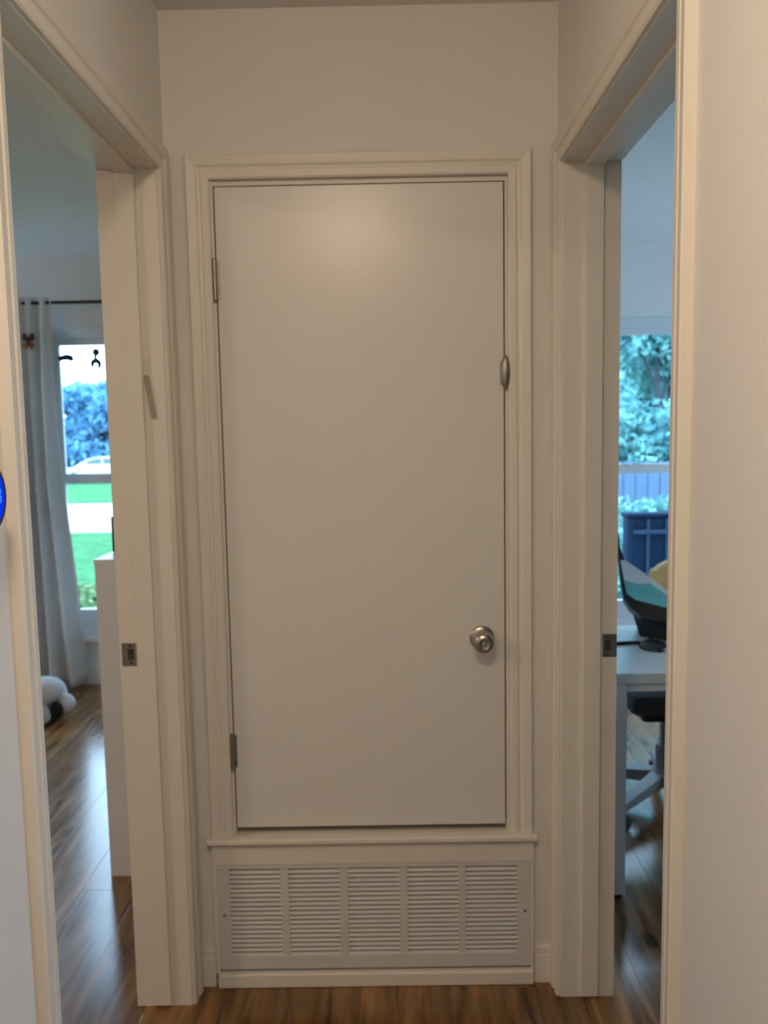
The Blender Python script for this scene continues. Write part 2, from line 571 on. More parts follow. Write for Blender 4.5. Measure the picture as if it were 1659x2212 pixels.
baseboard('baseboard_end_left', (XL + 0.001, -0.4215, -0.013, -0.0002), 'short white baseboard in the left corner beside the grille')
baseboard('baseboard_end_right', (0.4125, XR - 0.001, -0.013, -0.0002), 'short white baseboard in the right corner beside the grille')
baseboard('baseboard_hall_left', (XL + 0.0002, XL + 0.013, YB, YNL - 0.056), 'white baseboard along the near left hall wall')
baseboard('baseboard_hall_right', (XR - 0.013, XR - 0.0002, YB, YNR - 0.056), 'white baseboard along the near right hall wall')
baseboard('baseboard_room_left', (-XO, XLr, YW - 0.013, YW - 0.0002), 'white baseboard under the curtained window')
baseboard('baseboard_room_right', (XRr, XO, YW - 0.013, YW - 0.0002), 'white baseboard under the garden window')


# side doorways: jambs, stops, casings, strike plates
def doorway(name, s, yn, yf, label):
    """s=-1 left, +1 right"""
    xh, xr = (XL, XLr) if s < 0 else (XR, XRr)
    root = struct(empty(name, ((xh + xr) / 2, (yn + yf) / 2, 0)), label, 'trim')
    a, b = min(xh, xr), max(xh, xr)
    J = 0.016
    far = boxes('jamb', [(a - 0.001, b + 0.001, yf, yf + J, 0, HD + J)], M_TRIM, root)
    boxes('jamb', [(a - 0.001, b + 0.001, yn - J, yn, 0, HD + J)], M_TRIM, root)
    boxes('head_jamb', [(a - 0.001, b + 0.001, yn, yf, HD, HD + J)], M_TRIM, root)
    s0, s1 = sorted((s * 0.520, s * 0.562))
    boxes('stop', [(s0, s1, yf - 0.011, yf, 0.007, HD)], M_TRIM, root, bev=0.0015)
    boxes('stop', [(s0, s1, yn, yn + 0.011, 0.007, HD)], M_TRIM, root, bev=0.0015)
    boxes('stop', [(s0, s1, yn + 0.011, yf - 0.011, HD - 0.011, HD)], M_TRIM, root, bev=0.0015)
    rv = 0.004
    casing(root, [(yn - rv, 0), (yn - rv, HD + rv), (yf + rv, HD + rv), (yf + rv, 0)], 'X', xh, -s)
    # strike plate: ring with a latch hole
    x0, x1 = sorted((s * 0.5685, s * 0.603))
    z0, z1 = 0.888, 0.944
    hx0, hx1 = (x0 + 0.006, x1 - 0.014) if s > 0 else (x0 + 0.014, x1 - 0.006)
    y = yf
    plate = boxes('strike_plate', [(x0, hx0, y - 0.0022, y - 0.0002, z0, z1), (hx1, x1, y - 0.0022, y - 0.0002, z0, z1),
                                   (hx0, hx1, y - 0.0022, y - 0.0002, z0, z0 + 0.014), (hx0, hx1, y - 0.0022, y - 0.0002, z1 - 0.014, z1)], M_STEEL, root)
    plate['label'] = 'small metal strike plate'
    boxes('latch_hole', [(hx0, hx1, y - 0.0008, y - 0.0002, z0 + 0.014, z1 - 0.014)], M_DARK, plate)
    for zz in (z0 + 0.007, z1 - 0.007):
        bm = bmesh.new()
        lathe(bm, [(0.0035, 0), (0.0035, 0.0006), (0.002, 0.0012), (0, 0.0014)], ((hx0 + hx1) / 2, y - 0.0022, zz), (0, -1, 0), 12)
        obj('screw', bm, M_DARK, plate)
    return root


doorway('trim_2', -1, YNL, YFL, 'white casing and jambs of the left doorway')
doorway('trim_3', 1, YNR, YFR, 'white casing and jambs of the right doorway')

# ------------------------------------------------------------------ closet door
dx0, dx1, dz0, dz1 = -0.3545, 0.3405, 0.4285, 2.037
bm = bmesh.new(); box(bm, dx0, dx1, 0.004, 0.044, dz0, dz1, bev=0.0015)
door = struct(obj('door_1', bm, M_DOOR, origin=((dx0 + dx1) / 2, 0.024, dz0)), 'plain white flush closet door with a round knob', 'door')


def hinge(z0, z1):
    x = -0.3585
    bm = bmesh.new()
    n = 5
    hh = (z1 - z0) / n
    for i in range(n):
        tube(bm, (x, -0.004, z0 + i * hh + 0.0006), (x, -0.004, z0 + (i + 1) * hh - 0.0006), 0.0062, n=14)
    tube(bm, (x, -0.004, z0), (x, -0.004, z1), 0.0052, n=12)
    lathe(bm, [(0.0062, 0), (0.006, 0.003), (0.002, 0.006), (0, 0.0065)], (x, -0.004, z1), (0, 0, 1), 12)
    lathe(bm, [(0.0062, 0), (0.006, 0.003), (0.002, 0.006), (0, 0.0065)], (x, -0.004, z0), (0, 0, -1), 12)
    o = obj('hinge', bm, M_STEEL, door, smooth=True)
    o['label'] = 'tarnished metal butt hinge'
    boxes('hinge_leaf', [(x + 0.003, x + 0.0105, 0.0008, 0.0038, z0, z1)], M_STEEL, o)


hinge(1.772, 1.864)
hinge(0.592, 0.678)
# knob
kx, kz = 0.2825, 0.921
bm = bmesh.new()
lathe(bm, [(0.0315, 0), (0.0315, 0.003), (0.029, 0.006), (0.02, 0.0085), (0.013, 0.0095), (0.0125, 0.026), (0.016, 0.030), (0.0235, 0.034), (0.0268, 0.041),
           (0.0272, 0.048), (0.0255, 0.055), (0.0215, 0.060), (0.014, 0.0625), (0.012, 0.0615), (0.0, 0.0615)], (kx, 0.004, kz), (0, -1, 0), 40)
kn = obj('knob', bm, M_NICKEL, door, smooth=True)
kn['label'] = 'round satin metal door knob'
bm = bmesh.new()
lathe(bm, [(0.0045, 0), (0.0045, 0.004), (0.0035, 0.005), (0, 0.0052)], (kx, 0.004 - 0.0605, kz), (0, -1, 0), 16)
obj('push_button', bm, M_NICKEL, kn, smooth=True)
# latch faceplate glimpsed in the gap
lp = boxes('latch_plate', [(0.3407, 0.3418, 0.006, 0.04, 0.896, 0.946)], M_STEEL, door)
bm = bmesh.new(); box(bm, 0.3415, 0.3468, 0.008, 0.022, 0.912, 0.930, bev=0.0015)
obj('latch_bolt', bm, M_STEEL, lp)
# upper catch: bulging metal piece across the gap
bm = bmesh.new()
blob(bm, (0.3435, -0.006, 1.584), (0.0125, 0.011, 0.041), 3, 0.03, 3)
ct = obj('catch', bm, M_STEEL, door, smooth=True)
ct['label'] = 'small oval metal catch bridging the door gap'
bm = bmesh.new(); box(bm, 0.331, 0.3395, 0.0005, 0.004, 1.555, 1.612, bev=0.001)
obj('catch_plate', bm, M_STEEL, ct)

# ------------------------------------------------------------------ return air grille
gx0, gx1, gz0, gz1 = -0.4088, 0.4038, 0.0486, 0.3355
gr = tag(empty('air_grille', (0, -0.012, gz0)), 'white louvred return-air grille with five slatted bays below the closet door', 'vent')
cols = [(-0.377, -0.2455), (-0.224, -0.0925), (-0.0705, 0.0625), (0.0835, 0.215), (0.2335, 0.3685)]
sz0, sz1 = 0.0855, 0.3235
bm = bmesh.new()
yf0, yf1 = -0.014, -0.002
box(bm, gx0, gx1, yf0, yf1, gz0, sz0, bev=0.002)
box(bm, gx0, gx1, yf0, yf1, sz1, gz1, bev=0.002)
box(bm, gx0, cols[0][0], yf0, yf1, sz0 - 0.001, sz1 + 0.001, bev=0.0)
box(bm, cols[-1][1], gx1, yf0, yf1, sz0 - 0.001, sz1 + 0.001, bev=0.0)
obj('grille_frame', bm, M_GRILLE, gr)
for a, b in zip(cols, cols[1:]):
    boxes('mullion', [(a[1], b[0], yf0 + 0.0005, yf1, sz0, sz1)], M_GRILLE, gr)
boxes('grille_back', [(gx0 + 0.034, gx1 - 0.036, 0.004, 0.008, 0.056, 0.331)], M_FILTER, gr)
NS = 19
pitch = (sz1 - sz0) / NS
sm = None
for a, b in cols:
    for i in range(NS):
        zc = sz0 + (i + 0.5) * pitch
        if sm is None:
            bm = bmesh.new()
            prism(bm, [(-0.0105, -0.0058), (-0.0093, -0.0066), (0.0050, 0.0044), (0.0041, 0.0053)], 'X', -0.5, 0.5)
            o = obj('slat', bm, M_GRILLE, gr)
            sm = o.data
        else:
            o = bpy.data.objects.new('slat', sm)
            C.objects.link(o)
            o.parent = gr
        o.location = ((a + b) / 2, -0.0035 + 0.012, zc - gz0 + 0.0005)
        o.scale = (b - a, 1, 1)
for sx in (-0.394, 0.388):
    bm = bmesh.new()
    lathe(bm, [(0.0042, 0), (0.0042, 0.0008), (0.003, 0.0016), (0, 0.002)], (sx, yf0, 0.200), (0, -1, 0), 14)
    obj('screw', bm, M_STEEL, gr)

# ------------------------------------------------------------------ marks on the left door jamb
bm = bmesh.new()
yj = YFL
c0, c1 = Vector((-0.512, 0, 1.582)), Vector((-0.4985, 0, 1.492))
d = (c1 - c0).normalized(); n_ = Vector((d.z, 0, -d.x))
poly = []
for k in range(9):
    t = math.pi * k / 8
    poly.append(c0 - d * math.sin(t) * 0.006 + n_ * math.cos(t) * 0.006)
for k in range(9):
    t = math.pi * k / 8
    poly.append(c1 + d * math.sin(t) * 0.006 - n_ * math.cos(t) * 0.006)
prism(bm, [(p.x, p.z) for p in poly], 'Y', yj - 0.005, yj - 0.0003)
tag(obj('jamb_strip', bm, mat('strip_brown', (0.40, 0.34, 0.27), 0.5, var=0.12, scale=30), origin=(-0.505, yj, 1.537)), 'short slim brownish strip fixed at a tilt on the left door jamb', 'strip')
bm = bmesh.new(); box(bm, -0.524, -0.503, yj - 0.0015, yj - 0.0003, 1.598, 1.626, bev=0.0004)
tag(obj('sticker', bm, mat('sticker_cream', (0.72, 0.68, 0.60), 0.5, var=0.05, scale=40), origin=(-0.513, yj, 1.612)), 'tiny pale square patch on the left door jamb above the tilted strip', 'sticker')

# ------------------------------------------------------------------ thermostat on the near left wall
TY, TZ = -1.0305, 1.3765
th = tag(empty('thermostat', (XL, TY, TZ)), 'round wall thermostat with glowing blue face and black ring, at left edge', 'thermostat')
bm = bmesh.new()
lathe(bm, [(0.037, 0.0003), (0.038, 0.004), (0.038, 0.014), (0.0445, 0.016), (0.0455, 0.020), (0.0455, 0.028), (0.044, 0.0305), (0.0395, 0.031), (0.0395, 0.0295), (0, 0.0295)], (XL, TY, TZ), (1, 0, 0), 48)
obj('ring', bm, M_GLOSSBLACK, th, smooth=True)
bm = bmesh.new()
lathe(bm, [(0.0393, 0), (0.0393, 0.0008), (0.030, 0.0013), (0, 0.0016)], (XL + 0.0296, TY, TZ), (1, 0, 0), 48)
disp = obj('display', bm, emit_mat('display_blue', (0.004, 0.035, 0.75), 0.95), th, smooth=True)
disp['label'] = 'glowing blue round display'
cu = bpy.data.curves.new('digit', 'FONT')
cu.body = '3'
cu.size = 0.030
cu.extrude = 0.0002
cu.align_x = 'CENTER'
cu.align_y = 'CENTER'
tmp = bpy.data.objects.new('tmp', cu)
C.objects.link(tmp)
dg = bpy.context.evaluated_depsgraph_get()
tm = bpy.data.meshes.new_from_object(tmp.evaluated_get(dg))
bpy.data.objects.remove(tmp)
tm.materials.clear()
tm.materials.append(emit_mat('digit_light_blue', (0.05, 0.22, 1.0), 1.1))
do = bpy.data.objects.new('digit', tm)
C.objects.link(do)
do.parent = disp
do.rotation_euler = (math.radians(90), 0, math.radians(90))
do.location = (XL + 0.0316, TY + 0.0225, TZ - 0.001)
# obj() children of an Empty keep world verts offset by the Empty; digit follows the same convention
do.location = Vector(do.location) - PO(disp)

# ------------------------------------------------------------------ hall ceiling lamp (above the viewer)
LX, LY = -0.10, -1.84


def dome_lamp(x, y, strength, label):
    lamp = tag(empty('ceiling_lamp', (x, y, H)), label, 'lamp')
    bm = bmesh.new()
    lathe(bm, [(0.12, 0), (0.12, 0.018), (0.105, 0.026), (0, 0.026)], (x, y, H - 0.0005), (0, 0, -1), 36)
    obj('lamp_base', bm, M_NICKEL, lamp, smooth=True)
    bm = bmesh.new()
    lathe(bm, [(0.10, 0.0265), (0.10, 0.035), (0.094, 0.055), (0.075, 0.075), (0.045, 0.087), (0, 0.092)], (x, y, H), (0, 0, -1), 36)
    obj('lamp_shade', bm, emit_mat('lamp_glow', LAMP_COLOR, strength), lamp, smooth=True)


dome_lamp(LX, LY, LAMP_STRENGTH, 'warm glowing dome lamp on the hall ceiling above the viewer')
dome_lamp(-2.6, -1.3, 150.0, 'unseen warm fill lamp added on the ceiling of the left room')  # invented lamp out of view, fills the left room with warm light

# ================================================================== LEFT ROOM
# curtain rod
rod = tag(empty('curtain_rod', (-1.44, 2.53, 2.168)), 'thin black curtain rod above the left room window', 'curtain rod')
bm = bmesh.new(); tube(bm, (-2.15, 2.53, 2.168), (-0.75, 2.53, 2.168), 0.0095, n=14)
obj('rod', bm, M_ROD, rod, smooth=True)
for x in (-2.15, -0.75):
    bm = bmesh.new(); blob(bm, (x, 2.53, 2.168), (0.022, 0.02, 0.02), 2)
    obj('finial', bm, M_ROD, rod, smooth=True)
for x in (-2.10, -0.80):
    boxes('bracket', [(x - 0.006, x + 0.006, 2.53, YW - 0.0002, 2.152, 2.160), (x - 0.012, x + 0.012, YW - 0.006, YW - 0.0002, 2.13, 2.19)], M_ROD, rod)


def curtain(name, xl, xr, label, folds, seed):
    """xl(z), xr(z) edges; sine folds gathered under the rod"""
    rs = random.Random(seed)
    bm = bmesh.new()
    nx, nz = 90, 40
    zt, zb = 2.197, 0.03
    grid = []
    for iz in range(nz + 1):
        tz = iz / nz
        z = zt + (zb - zt) * tz
        row = []
        for ix in range(nx + 1):
            s = ix / nx
            x = xl(z) + (xr(z) - xl(z)) * s
            amp = 0.018 + 0.030 * min(1, tz * 2)
            yy = 2.53 + amp * math.sin(2 * math.pi * folds * s + 0.6 * math.sin(3.1 * s + tz * 1.2)) + 0.012 * math.sin(9 * s + 4 * tz + seed)
            if z > 2.15:  # rod pocket hugs the rod
                yy = 2.53 + (yy - 2.53) * 0.35 - 0.012
            row.append(bm.verts.new((x, yy, z)))
        grid.append(row)
    for iz in range(nz):
        for ix in range(nx):
            bm.faces.new((grid[iz][ix], grid[iz][ix + 1], grid[iz + 1][ix + 1], grid[iz + 1][ix]))
    o = obj(name, bm, M_CURTAIN, None, smooth=True)
    md = o.modifiers.new('cloth', 'SOLIDIFY')
    md.thickness = 0.0016
    return tag(o, label, 'curtain')


def xr_left(z):
    pts = [(2.2, -1.762), (1.68, -1.772), (1.17, -1.760), (0.64, -1.722), (0.13, -1.690), (0.0, -1.685)]
    for (a, xa), (b, xb) in zip(pts, pts[1:]):
        if z >= b:
            return xa + (xb - xa) * (a - z) / (a - b)
    return -1.685


curtain('curtain', lambda z: -1.995 - 0.03 * (2.2 - z) / 2.2, xr_left, 'long white curtain hanging at the left of the street window', 3.5, 2)

# butterfly on the curtain
bf = tag(empty('butterfly_ornament', (-1.872, 2.462, 1.953)), 'brown and orange butterfly ornament on the white curtain', 'ornament')
M_BF1 = mat('butterfly_brown', (0.06, 0.022, 0.008), 0.7, var=0.4, scale=60)
M_BF2 = mat('butterfly_orange', (0.30, 0.11, 0.015), 0.7, var=0.3, scale=60)


def wing(name, pts, material, parent, dy):
    bm = bmesh.new()
    prism(bm, pts, 'Y', 2.460 + dy, 2.4625 + dy)
    return obj(name, bm, material, parent)


bm = bmesh.new(); blob(bm, (-1.872, 2.457, 1.953), (0.006, 0.006, 0.030), 2)
obj('butterfly_body', bm, M_BF1, bf, smooth=True)
cxb, czb = -1.872, 1.953
wing('wing', [(cxb, czb + 0.0048), (cxb - 0.0072, czb + 0.0408), (cxb - 0.0240, czb + 0.0480), (cxb - 0.0348, czb + 0.0336), (cxb - 0.0324, czb + 0.0096), (cxb - 0.0144, czb)], M_BF1, bf, 0)
wing('wing', [(cxb, czb + 0.0048), (cxb + 0.0144, czb), (cxb + 0.0324, czb + 0.0096), (cxb + 0.0348, czb + 0.0336), (cxb + 0.0240, czb + 0.0480), (cxb + 0.0072, czb + 0.0408)], M_BF1, bf, 0)
wing('hind_wing', [(cxb, czb), (cxb - 0.0144, czb - 0.0024), (cxb - 0.0384, czb - 0.0120), (cxb - 0.0264, czb - 0.0336), (cxb - 0.0072, czb - 0.0408)], M_BF2, bf, -0.001)
wing('hind_wing', [(cxb, czb), (cxb + 0.0072, czb - 0.0408), (cxb + 0.0264, czb - 0.0360), (cxb + 0.0360, czb - 0.0144), (cxb + 0.0144, czb - 0.0024)], M_BF2, bf, -0.001)

# ornaments on the window
M_ORN = mat('ornament_dark', (0.02, 0.025, 0.035), 0.5, var=0.3, scale=40)
ow = tag(empty('window_hanger', (-1.607, 2.70, 1.86)), 'small dark figure hanging at the top of the street window', 'ornament')
bm = bmesh.new()
yo = YW + 0.075
lathe(bm, [(0.022, 0), (0.018, 0.005), (0.010, 0.008), (0.010, 0.012), (0, 0.013)], (-1.607, yo, 1.918), (0, -1, 0), 16)
obj('suction_cup', bm, M_ORN, ow, smooth=True)
bm = bmesh.new(); tube(bm, (-1.607, yo - 0.01, 1.918), (-1.608, yo - 0.01, 1.868), 0.009, n=8)
obj('cord', bm, M_ORN, ow)
bm = bmesh.new()
path_tube(bm, [(-1.607 + 0.021 * math.sin(t), yo - 0.01, 1.846 + 0.023 * math.cos(t)) for t in np.linspace(-2.2, 2.5, 16)], [0.007 + 0.008 * math.sin(math.pi * k / 15) for k in range(16)], 10)
obj('crescent', bm, M_ORN, ow, smooth=True)
oc = tag(empty('window_hook', (-1.765, 2.70, 1.885)), 'small dark curved hook beside the curtain at the top of the street window', 'hook')
bm = bmesh.new()
path_tube(bm, [(-1.815, yo - 0.01, 1.884), (-1.79, yo - 0.01, 1.890), (-1.765, yo - 0.01, 1.892), (-1.748, yo - 0.01, 1.885), (-1.742, yo - 0.01, 1.872)], [0.012, 0.016, 0.018, 0.018, 0.012], 10)
obj('hook_arm', bm, M_ORN, oc, smooth=True)
bm = bmesh.new()
lathe(bm, [(0.014, 0), (0.011, 0.004), (0.005, 0.008), (0, 0.009)], (-1.812, yo, 1.884), (0, -1, 0), 16)
obj('suction_cup', bm, M_ORN, oc, smooth=True)

# bookcase (end panel faces the doorway)
bx0, bx1, by0, by1, bh = -0.885, XLr - 0.006, 0.54, 1.34, 1.056
bk = tag(empty('bookcase', ((bx0 + bx1) / 2, (by0 + by1) / 2, 0)), 'low white bookcase against the wall inside the left room', 'bookcase')
for y in (by0, by1 - 0.018):
    bm = bmesh.new(); box(bm, bx0, bx1, y, y + 0.018, 0, bh - 0.018, bev=0.001)
    obj('side_panel', bm, M_WHITE, bk)
bm = bmesh.new(); box(bm, bx0 - 0.002, bx1, by0 - 0.001, by1 + 0.001, bh - 0.018, bh, bev=0.001)
obj('top', bm, M_WHITE, bk)
for z in (0.06, 0.39, 0.72):
    boxes('shelf', [(bx0 + 0.004, bx1 - 0.006, by0 + 0.018, by1 - 0.018, z, z + 0.016)], M_WHITE, bk)
boxes('back_panel', [(bx1 - 0.005, bx1, by0 + 0.018, by1 - 0.018, 0.0, bh - 0.018)], M_WHITE, bk)
boxes('kick_board', [(bx0 + 0.02, bx0 + 0.034, by0 + 0.018, by1 - 0.018, 0, 0.06)], M_WHITE, bk)
# dark upright case on the bookcase
dk = tag(empty('dark_case', (-0.80, 0.72, bh)), 'dark upright box standing on the white bookcase', 'box')
bm = bmesh.new(); box(bm, -0.876, -0.70, 0.685, 0.785, bh, bh + 0.122, bev=0.006)
obj('case_body', bm, M_BLACK, dk)
bm = bmesh.new(); box(bm, -0.862, -0.714, 0.6815, 0.6855, bh + 0.014, bh + 0.108, bev=0.0015)
obj('case_front', bm, M_GLOSSBLACK, dk)

# plush toy on the floor by the curtain
M_PLUSH = mat('white_plush', (0.70, 0.70, 0.72), 0.95, var=0.05, scale=30, bump=0.8, bscale=130, spec=0.05, bdist=0.004)
M_PLUSHB = mat('black_plush', (0.008, 0.008, 0.01), 0.9, var=0.3, scale=40)
pt = tag(empty('plush_toy', (-1.70, 2.06, 0)), 'white plush toy with a black patch lying on the floor below the curtain', 'plush toy')
bm = bmesh.new()
blob(bm, (-1.77, 2.13, 0.10), (0.13, 0.12, 0.10), 3, 0.05, 1)
blob(bm, (-1.705, 2.05, 0.155), (0.075, 0.075, 0.068), 3, 0.05, 2)
blob(bm, (-1.625, 2.08, 0.075), (0.045, 0.05, 0.05), 3, 0.05, 4)
blob(bm, (-1.715, 1.985, 0.045), (0.045, 0.055, 0.045), 3, 0.05, 5)
o = obj('plush_body', bm, M_PLUSH, pt, smooth=True)
rm = o.modifiers.new('remesh', 'REMESH'); rm.mode = 'VOXEL'; rm.voxel_size = 0.008; rm.use_smooth_shade = True
bm = bmesh.new()
blob(bm, (-1.652, 2.015, 0.062), (0.032, 0.03, 0.045), 3, 0.06, 6)
obj('black_patch', bm, M_PLUSHB, pt, smooth=True)
bm = bmesh.new(); blob(bm, (-1.735, 1.975, 0.112), (0.013, 0.012, 0.012), 2)
obj('nose', bm, M_BF1, pt, smooth=True)

# ================================================================== RIGHT ROOM
# desk, short end to the wall
ex0, ex1, ey0, ey1, ez = 0.700, 2.00, 0.36, 0.965, 0.712
dkk = tag(empty('desk', (ex0, ey0, 0)), 'white desk with slim square legs in the right room', 'desk')
bm = bmesh.new(); box(bm, ex0, ex1, ey0, ey1, ez - 0.032, ez, bev=0.003)
obj('desk_top', bm, M_DESKTOP, dkk)
for lx in (0.716, 1.945):
    for ly in (ey0 + 0.004, ey1 - 0.045):
        bm = bmesh.new(); box(bm, lx, lx + 0.041, ly, ly + 0.041, 0.014, ez - 0.032, bev=0.002)
        lg = obj('leg', bm, M_WHITE, dkk)
        bm = bmesh.new(); lathe(bm, [(0.017, 0), (0.019, 0.004), (0.019, 0.0145)], (lx + 0.0205, ly + 0.0205, 0), (0, 0, 1), 16)
        obj('foot', bm, M_BLACK, lg)
boxes('rail', [(0.757, 1.945, ey0 + 0.012, ey0 + 0.03, ez - 0.058, ez - 0.032)], M_WHITE, dkk)
boxes('rail', [(0.757, 1.945, ey1 - 0.03, ey1 - 0.012, ez - 0.058, ez - 0.032)], M_WHITE, dkk)

# mouse with cable
ms = tag(empty('mouse', (0.925, 0.635, ez)), 'black computer mouse with its cable on the white desk', 'mouse')
bm = bmesh.new()
res = bmesh.ops.create_uvsphere(bm, u_segments=24, v_segments=14, radius=1)
for v in res['verts']:
    z = v.co.z
    v.co = Vector((0.922 + v.co.x * 0.045, 0.640 + v.co.y * 0.058, ez + (0.028 * z if z > 0 else 0.0)))
obj('mouse_shell', bm, M_BLACK, ms, smooth=True)
bm = bmesh.new(); tube(bm, (0.920, 0.678, ez + 0.021), (0.928, 0.678, ez + 0.021), 0.008, n=16)
obj('scroll_wheel', bm, M_GLOSSBLACK, ms)
bm = bmesh.new()
path_tube(bm, [(0.897, 0.680, ez + 0.008), (0.875, 0.690, ez + 0.0062), (0.845, 0.688, ez + 0.0062), (0.80, 0.682, ez + 0.0062), (0.74, 0.672, ez + 0.0062), (0.72, 0.670, ez + 0.0062)], 0.006, 10)
obj('cable', bm, M_BLACK, ms, smooth=True)


# slanted black cradle; teal and white plates stand in for window reflections
M_TEAL = mat('teal_reflection', (0.20, 0.62, 0.62), 0.25, var=0.1, scale=14)
M_REFL_WHITE = mat('white_reflection', (0.82, 0.83, 0.84), 0.6, var=0.02, scale=10)
CN = Vector((-0.214, -0.856, 0.471))
CR = [(0.854, 0.868, 1.072), (0.865, 0.865, 1.072), (0.862, 0.811, 0.973), (0.862, 0.773, 0.903), (0.864, 0.755, 0.871), (0.889, 0.739, 0.853), (0.95, 0.716, 0.839), (1.068, 0.672, 0.812), (1.14, 0.645, 0.795), (1.135, 0.63, 0.765), (1.062, 0.656, 0.781), (0.95, 0.689, 0.791), (0.901, 0.708, 0.803), (0.868, 0.732, 0.83), (0.853, 0.751, 0.859), (0.851, 0.786, 0.92)]
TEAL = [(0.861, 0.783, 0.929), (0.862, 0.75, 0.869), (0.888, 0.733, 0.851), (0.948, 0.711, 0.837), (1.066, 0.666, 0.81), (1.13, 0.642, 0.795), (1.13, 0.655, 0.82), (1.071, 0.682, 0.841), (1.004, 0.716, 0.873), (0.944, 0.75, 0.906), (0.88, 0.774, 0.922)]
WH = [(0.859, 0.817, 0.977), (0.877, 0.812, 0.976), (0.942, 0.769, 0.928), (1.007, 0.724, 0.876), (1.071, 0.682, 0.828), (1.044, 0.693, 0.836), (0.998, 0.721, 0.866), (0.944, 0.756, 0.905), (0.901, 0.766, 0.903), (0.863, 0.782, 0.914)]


def plate(bm, pts, h0, h1):
    A = [bm.verts.new(Vector(p) + CN * h0) for p in pts]
    B = [bm.verts.new(Vector(p) + CN * h1) for p in pts]
    for i in range(len(pts)):
        j = (i + 1) % len(pts)
        bm.faces.new((A[i], A[j], B[j], B[i]))
    bm.faces.new(A[::-1])
    bm.faces.new(B)


mon = tag(empty('black_cradle', (1.0, 0.78, ez)), 'black curved cradle with a solid foot standing on the white desk', 'stand')
bm = bmesh.new(); plate(bm, CR, -0.05, 0.006)
obj('cradle_rim', bm, M_BLACK, mon)
bm = bmesh.new()
plate(bm, [(0.856, 0.868, 1.068), (0.862, 0.773, 0.903), (0.889, 0.739, 0.853), (0.95, 0.716, 0.839), (1.068, 0.672, 0.812), (1.13, 0.648, 0.797), (1.13, 0.657, 0.818), (1.004, 0.718, 0.873), (0.88, 0.80, 0.95)], -0.05, -0.006)
obj('cradle_back', bm, M_BLACK, mon)
bm = bmesh.new()
A = [(0.925, 0.80, ez), (1.02, 0.70, ez), (1.16, 0.66, ez), (1.16, 0.86, ez), (0.95, 0.90, ez)]
Bp = [(0.875, 0.765, 0.842), (0.95, 0.712, 0.825), (1.13, 0.650, 0.785), (1.13, 0.74, 0.80), (0.88, 0.83, 0.86)]
va = [bm.verts.new(p) for p in A]; vb = [bm.verts.new(p) for p in Bp]
for i in range(5):
    bm.faces.new((va[i], va[(i + 1) % 5], vb[(i + 1) % 5], vb[i]))
bm.faces.new(va[::-1]); bm.faces.new(vb)
obj('cradle_foot', bm, M_BLACK, mon)
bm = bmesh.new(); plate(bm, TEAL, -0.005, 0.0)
tag(obj('teal_reflection_plate', bm, M_TEAL, origin=(0.95, 0.72, 0.86)), 'glossy teal plate imitating a garden reflection in the black cradle', 'folder')
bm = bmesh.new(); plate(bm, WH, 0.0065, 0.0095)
tag(obj('white_reflection_plate', bm, M_REFL_WHITE, origin=(0.95, 0.76, 0.92)), 'white plate imitating a sky reflection slanted across the teal plate', 'paper')

# office chair tucked in from the far side
M_TAN = mat('tan_leather', (0.74, 0.40, 0.12), 0.55, var=0.08, scale=12, bump=0.2, bscale=80)
M_SEAT = mat('grey_seat', (0.055, 0.055, 0.058), 0.7, var=0.1, scale=20)
M_PALE = mat('pale_chair_plastic', (0.20, 0.20, 0.205), 0.45, var=0.03)
chx, chy = 1.085, 1.0
ch = tag(empty('office_chair', (chx, chy, 0)), 'swivel chair with tan backrest and pale five-star base behind the desk', 'chair')
bm = bmesh.new(); box(bm, chx - 0.19, chx + 0.27, chy - 0.22, chy + 0.24, 0.42, 0.50, bev=0.03)
obj('seat', bm, M_SEAT, ch, smooth=True)
bm = bmesh.new()
# curved backrest
nxb, nzb = 16, 10
F, Bk = [], []
for iz in range(nzb + 1):
    tz = iz / nzb
    z = 0.56 + 0.335 * tz
    hw = 0.19 + 0.02 * math.sin(math.pi * tz) - 0.05 * max(0, tz - 0.75) * 4 * max(0, tz - 0.75)
    fr_, bk_ = [], []
    for ix in range(nxb + 1):
        s = -1 + 2 * ix / nxb
        zz = z - (0.03 * s ** 4 if tz > 0.9 else 0)
        y = chy + 0.27 - 0.06 * s * s + 0.05 * tz
        fr_.append(bm.verts.new((chx + 0.225 + hw * s, y, zz)))
        bk_.append(bm.verts.new((chx + 0.225 + hw * s, y + 0.05, zz)))
    F.append(fr_); Bk.append(bk_)
for iz in range(nzb):
    for ix in range(nxb):
        bm.faces.new((F[iz][ix], F[iz][ix + 1], F[iz + 1][ix + 1], F[iz + 1][ix]))
        bm.faces.new((Bk[iz][ix], Bk[iz + 1][ix], Bk[iz + 1][ix + 1], Bk[iz][ix + 1]))
for ix in range(nxb):
    bm.faces.new((F[0][ix], Bk[0][ix], Bk[0][ix + 1], F[0][ix + 1]))
    bm.faces.new((F[-1][ix], F[-1][ix + 1], Bk[-1][ix + 1], Bk[-1][ix]))
for iz in range(nzb):
    bm.faces.new((F[iz][0], F[iz + 1][0], Bk[iz + 1][0], Bk[iz][0]))
    bm.faces.new((F[iz][-1], Bk[iz][-1], Bk[iz + 1][-1], F[iz + 1][-1]))
o = obj('backrest', bm, M_TAN, ch, smooth=True)
bv = o.modifiers.new('round', 'BEVEL'); bv.width = 0.015; bv.segments = 3; bv.limit_method = 'ANGLE'
bm = bmesh.new(); path_tube(bm, [(chx + 0.03, chy + 0.10, 0.42), (chx + 0.04, chy + 0.28, 0.43), (chx + 0.20, chy + 0.36, 0.52), (chx + 0.225, chy + 0.36, 0.70)], 0.018, 12)
obj('back_support', bm, M_PALE, ch, smooth=True)
